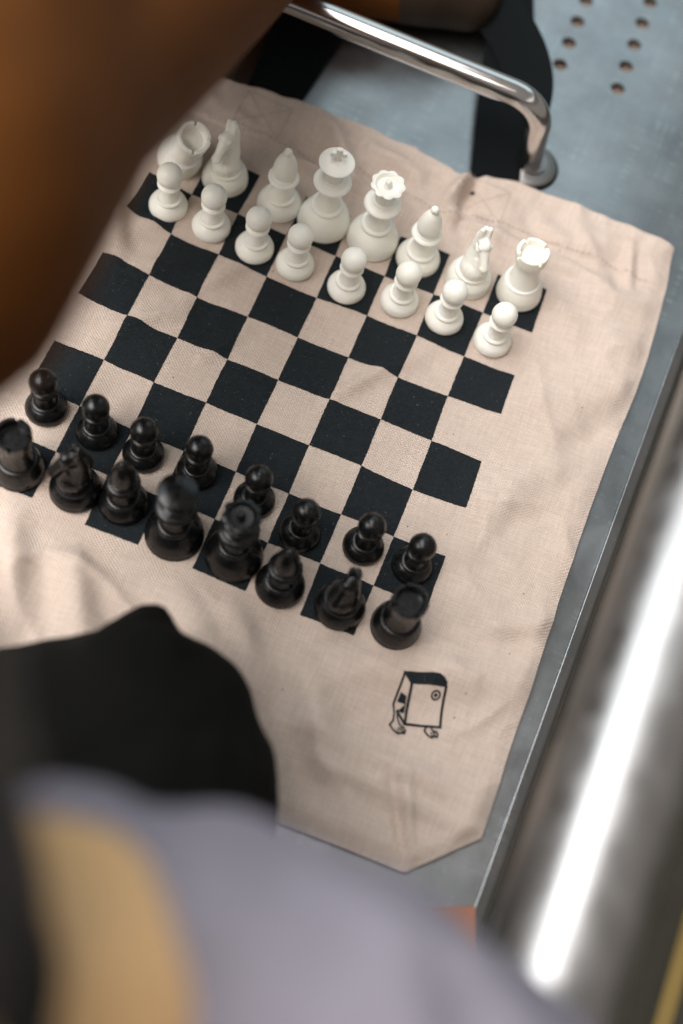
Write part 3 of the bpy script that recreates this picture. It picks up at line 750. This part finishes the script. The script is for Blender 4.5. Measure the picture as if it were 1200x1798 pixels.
# orange card lying on the bench beside the bag
bm = bmesh.new(); nx, ny = 10, 8; rows = []
for f in (1, 0):
    rows.append([[bm.verts.new((-0.062 + 0.062 * i / nx, -0.044 * j / ny, (0.0012 if f else 0.0006) + 0.0022 * (i / nx - 1) ** 2 * (1 if i < 5 else 0.6))) for i in range(nx + 1)] for j in range(ny + 1)])
for R_ in rows:
    for a, b in zip(R_, R_[1:]):
        for i in range(nx): bm.faces.new((a[i], a[i + 1], b[i + 1], b[i]))
T_, B_ = rows
rim = lambda R_: R_[0] + [r[-1] for r in R_[1:]] + R_[-1][-2::-1] + [r[0] for r in R_[-2:0:-1]]
ra, rb = rim(T_), rim(B_)
for k in range(len(ra)):
    k2 = (k + 1) % len(ra); bm.faces.new((ra[k], rb[k], rb[k2], ra[k2]))
card = link('orange_card', finish(bm, 'orange_card'), M['card'])
card.location = (0.2050, -0.2375, 0.0004); card.rotation_euler = (0, 0, rad(21))
tag(card, 'small orange card lying on the bench below the bag corner', 'card')

# ------------------------------------------------------------------ people
def hand_segs(w, d, up, r=1.0, side=1, curl=0.35):
    """palm from wrist w along d, back of the hand facing up; five bent fingers"""
    w = Vector(w); d = Vector(d).normalized(); up = Vector(up); up = (up - d * up.dot(d)).normalized(); s = d.cross(up) * side
    S = []
    for k, (o, L) in enumerate(((-0.030, 0.066), (-0.010, 0.076), (0.010, 0.072), (0.029, 0.056))):
        base = w + d * 0.090 + s * o
        S.append((w + d * 0.012 + s * o * 0.55, 0.014, base, 0.0115))
        p = base; dd = d.copy(); a = curl
        for q, f in enumerate((0.45, 0.30, 0.25)):
            dd = (dd * math.cos(a) - up * math.sin(a)).normalized() if q == 0 else (Matrix.Rotation(-a * side * 0, 3, s) @ dd)
            n = p + dd * L * f
            S.append((p, 0.0092 - 0.001 * q, n, 0.0085 - 0.001 * q)); p = n
            dd = (dd - up * a * 0.6).normalized()
    t0 = w + d * 0.030 - s * 0.026; t1 = t0 + d * 0.030 - s * 0.022 - up * 0.004; t2 = t1 + d * 0.026 - s * 0.004 - up * 0.004
    S += [(w + d * 0.015 - s * 0.01, 0.014, t0, 0.0125), (t0, 0.0118, t1, 0.0102), (t1, 0.0100, t2, 0.0085)]
    return S

# the player of the black pieces: lavender shirt, black trousers, seen over the right shoulder
pb = tag(empty('person', (0, -0.62, 0)), 'person in lavender shirt and black trousers hunched over the near edge of the board', 'person', 'people at the chess game')
def off(segs, o): return [(Vector(a) - Vector(o), r0, Vector(b) - Vector(o), r1) for a, r0, b, r1 in segs]
OB = (0, -0.62, 0)
head_c = Vector((-0.043, -0.391, 0.402))
body = [(head_c + Vector((0, -0.012, 0.02)), 0.088, head_c + Vector((-0.035, 0.022, -0.04)), 0.058),
        (head_c + Vector((-0.055, 0.045, -0.055)), 0.030, head_c + Vector((-0.06, 0.050, -0.075)), 0.024),
        (head_c + Vector((-0.05, 0.086, -0.02)), 0.010, head_c + Vector((-0.055, 0.094, -0.042)), 0.013),
        (head_c + Vector((0.080, 0.0, -0.005)), 0.014, head_c + Vector((0.084, -0.008, -0.030)), 0.012), (head_c + Vector((-0.080, 0.0, -0.005)), 0.014, head_c + Vector((-0.084, -0.008, -0.030)), 0.012),
        (head_c + Vector((0.02, -0.01, -0.05)), 0.058, (0.046, -0.364, 0.318), 0.050), ((0.046, -0.364, 0.318), 0.050, (0.062, -0.385, 0.275), 0.058),
        ((0.03, -0.46, 0.20), 0.092, (0, -0.70, 0.12), 0.12),
        ((0.150, -0.365, 0.270), 0.042, (0.088, -0.57, 0.14), 0.040), ((0.088, -0.57, 0.14), 0.040, (0.205, -0.437, 0.030), 0.026),
        ((-0.17, -0.42, 0.235), 0.05, (-0.30, -0.56, 0.075), 0.040), ((-0.30, -0.56, 0.075), 0.040, (-0.32, -0.39, 0.040), 0.026), ((0.05, -0.39, 0.24), 0.06, (0.150, -0.365, 0.270), 0.042), ((-0.02, -0.40, 0.24), 0.06, (-0.17, -0.42, 0.235), 0.05)]
body += hand_segs((0.205, -0.437, 0.030), (-0.12, 1, -0.06), (0.1, 0, 1), side=1, curl=0.03)
body += hand_segs((-0.32, -0.39, 0.040), (0.05, 1, -0.10), (0, 0, 1), side=-1, curl=0.2)
for s, hip, kn, an, toe in ((1, (0.09, -0.70, 0.10), (0.020, -0.243, 0.066), (-0.30, -0.430, 0.055), (-0.42, -0.41, 0.04)), (-1, (-0.09, -0.70, 0.10), (-0.42, -0.42, 0.075), (-0.16, -0.54, 0.05), (-0.07, -0.58, 0.035))):
    body += [(hip, 0.075, kn, 0.052), (kn, 0.050, an, 0.034), (an, 0.036, toe, 0.024)]
link('body', blend('player_body', off(body, OB), 0.0055, 4), M['skin_tan'], pb)
shirt = [((0.084, -0.344, 0.297), 0.054, (0.122, -0.345, 0.294), 0.055), ((0.122, -0.345, 0.296), 0.055, (0.161, -0.353, 0.288), 0.051), ((0.084, -0.331, 0.293), 0.038, (0.056, -0.334, 0.296), 0.030), ((0.056, -0.334, 0.296), 0.030, (0.036, -0.328, 0.304), 0.027), ((0.036, -0.328, 0.304), 0.027, (0.0, -0.345, 0.300), 0.03), ((0.0, -0.345, 0.300), 0.030, (-0.04, -0.37, 0.25), 0.04),
         ((-0.05, -0.41, 0.245), 0.072, (-0.17, -0.42, 0.235), 0.062), ((0.03, -0.45, 0.21), 0.110, (0, -0.70, 0.13), 0.135), ((0.06, -0.42, 0.235), 0.088, (0.11, -0.42, 0.225), 0.078),
         ((0.161, -0.353, 0.288), 0.051, (0.088, -0.57, 0.14), 0.050), ((0.088, -0.57, 0.14), 0.050, (0.188, -0.455, 0.040), 0.035),
         ((-0.17, -0.42, 0.235), 0.062, (-0.30, -0.56, 0.075), 0.052), ((-0.30, -0.56, 0.075), 0.052, (-0.318, -0.41, 0.044), 0.037)]
link('shirt', blend('player_shirt', off(shirt, OB), 0.006, 4, disp=[(0.07, 0.022), (0.03, 0.006)]), M['shirt'], pb)
tr = [((0.09, -0.70, 0.10), 0.090, (0.035, -0.262, 0.064), 0.061), ((0.018, -0.242, 0.064), 0.059, (-0.27, -0.425, 0.058), 0.046), ((0.030, -0.275, 0.06), 0.060, (0.050, -0.34, 0.065), 0.066), ((0.000, -0.188, 0.075), 0.013, (0.000, -0.220, 0.095), 0.025), ((-0.001, -0.186, 0.068), 0.011, (0.008, -0.215, 0.085), 0.032),
      ((-0.09, -0.70, 0.10), 0.090, (-0.42, -0.42, 0.078), 0.066), ((-0.42, -0.42, 0.078), 0.066, (-0.18, -0.53, 0.058), 0.048), ((0, -0.70, 0.12), 0.13, (0, -0.66, 0.12), 0.125)]
link('trousers', blend('player_trousers', off(tr, OB), 0.004, 3, disp=[(0.06, 0.008), (0.02, 0.0015)]), M['trousers'], pb)
hair = [(head_c + Vector((0, -0.02, 0.03)), 0.097, head_c + Vector((0, 0.02, 0.035)), 0.088), (head_c + Vector((0, -0.05, -0.02)), 0.075, head_c + Vector((0, -0.04, -0.05)), 0.06)]
hair += [((0.006, -0.320, 0.378), 0.012, (0.026, -0.348, 0.370), 0.016), ((0.026, -0.348, 0.370), 0.016, (0.049, -0.392, 0.356), 0.019), (head_c + Vector((0.03, 0.0, 0)), 0.06, (0.020, -0.352, 0.372), 0.016)]
link('hair', blend('player_hair', off(hair, OB), 0.006, 2, disp=[(0.02, 0.008)]), M['hair'], pb)

# the opponent: bare brown leg drawn up, foot on the bench behind the armrest
pa = tag(empty('person', (-0.36, 0.33, 0)), 'person seated beyond the board, bent brown leg blurred across the upper left', 'person', 'people at the chess game')
OA = (-0.36, 0.33, 0)
knee = Vector((-0.082, -0.204, 0.386)); ank = Vector((-0.105, 0.268, 0.075))
hip = Vector((-0.30, 0.33, 0.12)); hip2 = Vector((-0.46, 0.34, 0.12))
kn2 = Vector((-0.62, -0.08, 0.30)); an2 = Vector((-0.56, 0.18, 0.06))
ha = Vector((-0.44, 0.46, 0.79))
body = [(hip, 0.09, knee, 0.064), (knee, 0.066, knee.lerp(ank, .25), 0.046), (knee.lerp(ank, .25), 0.046, ank, 0.034), (knee.lerp(ank, .2) + Vector((-.02, .03, -.03)), 0.045, knee.lerp(ank, .45) + Vector((-0.03, .03, -.02)), 0.045),
        (ank, 0.038, ank + Vector((-0.035, 0.01, -0.045)), 0.032), (ank + Vector((-0.02, 0, -0.03)), 0.036, (-0.02, 0.303, 0.026), 0.026), (ank + Vector((0, 0.020, -0.03)), 0.034, (-0.03, 0.335, 0.024), 0.024)]
body += [(hip2, 0.09, kn2, 0.064), (kn2, 0.062, an2, 0.038), (an2, 0.038, an2 + Vector((-0.02, -0.13, -0.035)), 0.026),
         ((-0.38, 0.36, 0.13), 0.13, (-0.40, 0.42, 0.42), 0.13), ((-0.40, 0.42, 0.42), 0.13, (-0.41, 0.44, 0.55), 0.10), ((-0.25, 0.42, 0.54), 0.055, (-0.57, 0.45, 0.54), 0.055),
         ((-0.41, 0.44, 0.58), 0.055, (-0.43, 0.45, 0.70), 0.050), (ha, 0.085, ha + Vector((0.02, -0.045, -0.05)), 0.062), (ha + Vector((0.01, -0.09, -0.02)), 0.010, ha + Vector((0.01, -0.108, -0.04)), 0.013),
         (ha + Vector((0.08, 0, -0.01)), 0.013, ha + Vector((0.083, 0.006, -0.03)), 0.012), (ha + Vector((-0.08, 0, -0.01)), 0.013, ha + Vector((-0.083, 0.006, -0.03)), 0.012),
         ((-0.24, 0.42, 0.54), 0.05, (-0.22, 0.55, 0.29), 0.04), ((-0.22, 0.55, 0.29), 0.04, (-0.26, 0.62, 0.06), 0.026), ((-0.58, 0.45, 0.54), 0.05, (-0.66, 0.55, 0.29), 0.04), ((-0.66, 0.55, 0.29), 0.04, (-0.60, 0.62, 0.06), 0.026)]
body += hand_segs((-0.26, 0.62, 0.055), (0.2, 1, -0.35), (0, 0.3, 1), side=1, curl=0.1) + hand_segs((-0.60, 0.62, 0.055), (-0.2, 1, -0.35), (0, 0.3, 1), side=-1, curl=0.1)
link('body', blend('opponent_body', off(body, OA), 0.0065, 4), M['skin_brown'], pa)
sh = [((-0.38, 0.36, 0.15), 0.145, (-0.40, 0.42, 0.42), 0.142), ((-0.40, 0.42, 0.42), 0.142, (-0.41, 0.44, 0.54), 0.115), ((-0.25, 0.42, 0.54), 0.068, (-0.57, 0.45, 0.54), 0.068), ((-0.24, 0.42, 0.54), 0.066, (-0.225, 0.53, 0.36), 0.06), ((-0.58, 0.45, 0.54), 0.066, (-0.65, 0.53, 0.36), 0.06)]
foot_shade = [(ank + Vector((-0.035, 0.012, -0.042)), 0.036, (-0.02, 0.306, 0.030), 0.031), ((-0.02, 0.306, 0.030), 0.031, (0.008, 0.312, 0.024), 0.024), ((-0.03, 0.330, 0.028), 0.030, (0.0, 0.336, 0.023), 0.023), (ank + Vector((-0.01, 0.004, -0.01)), 0.043, ank + Vector((-0.03, 0.01, -0.035)), 0.039)]  # dark cover added over the bare foot to stand for its shade
link('foot_shade', blend('opponent_foot_shade', off(foot_shade, OA), 0.004, 3), M['shade_brown'], pa)
link('shirt', blend('opponent_shirt', off(sh, OA), 0.009, 3, disp=[(0.07, 0.02)]), M['brown_cloth'], pa)
so = [((-0.38, 0.35, 0.13), 0.145, (-0.38, 0.36, 0.17), 0.14), (hip, 0.105, hip.lerp(knee, .45), 0.088), (hip2, 0.105, hip2.lerp(kn2, .45), 0.088)]
link('shorts', blend('opponent_shorts', off(so, OA), 0.009, 3, disp=[(0.06, 0.015)]), M['brown_cloth'], pa)
link('hair', blend('opponent_hair', off([(ha + Vector((0, 0.01, 0.03)), 0.09, ha + Vector((0, 0.03, 0.0)), 0.085)], OA), 0.007, 2, disp=[(0.02, 0.01)]), M['hair'], pa)
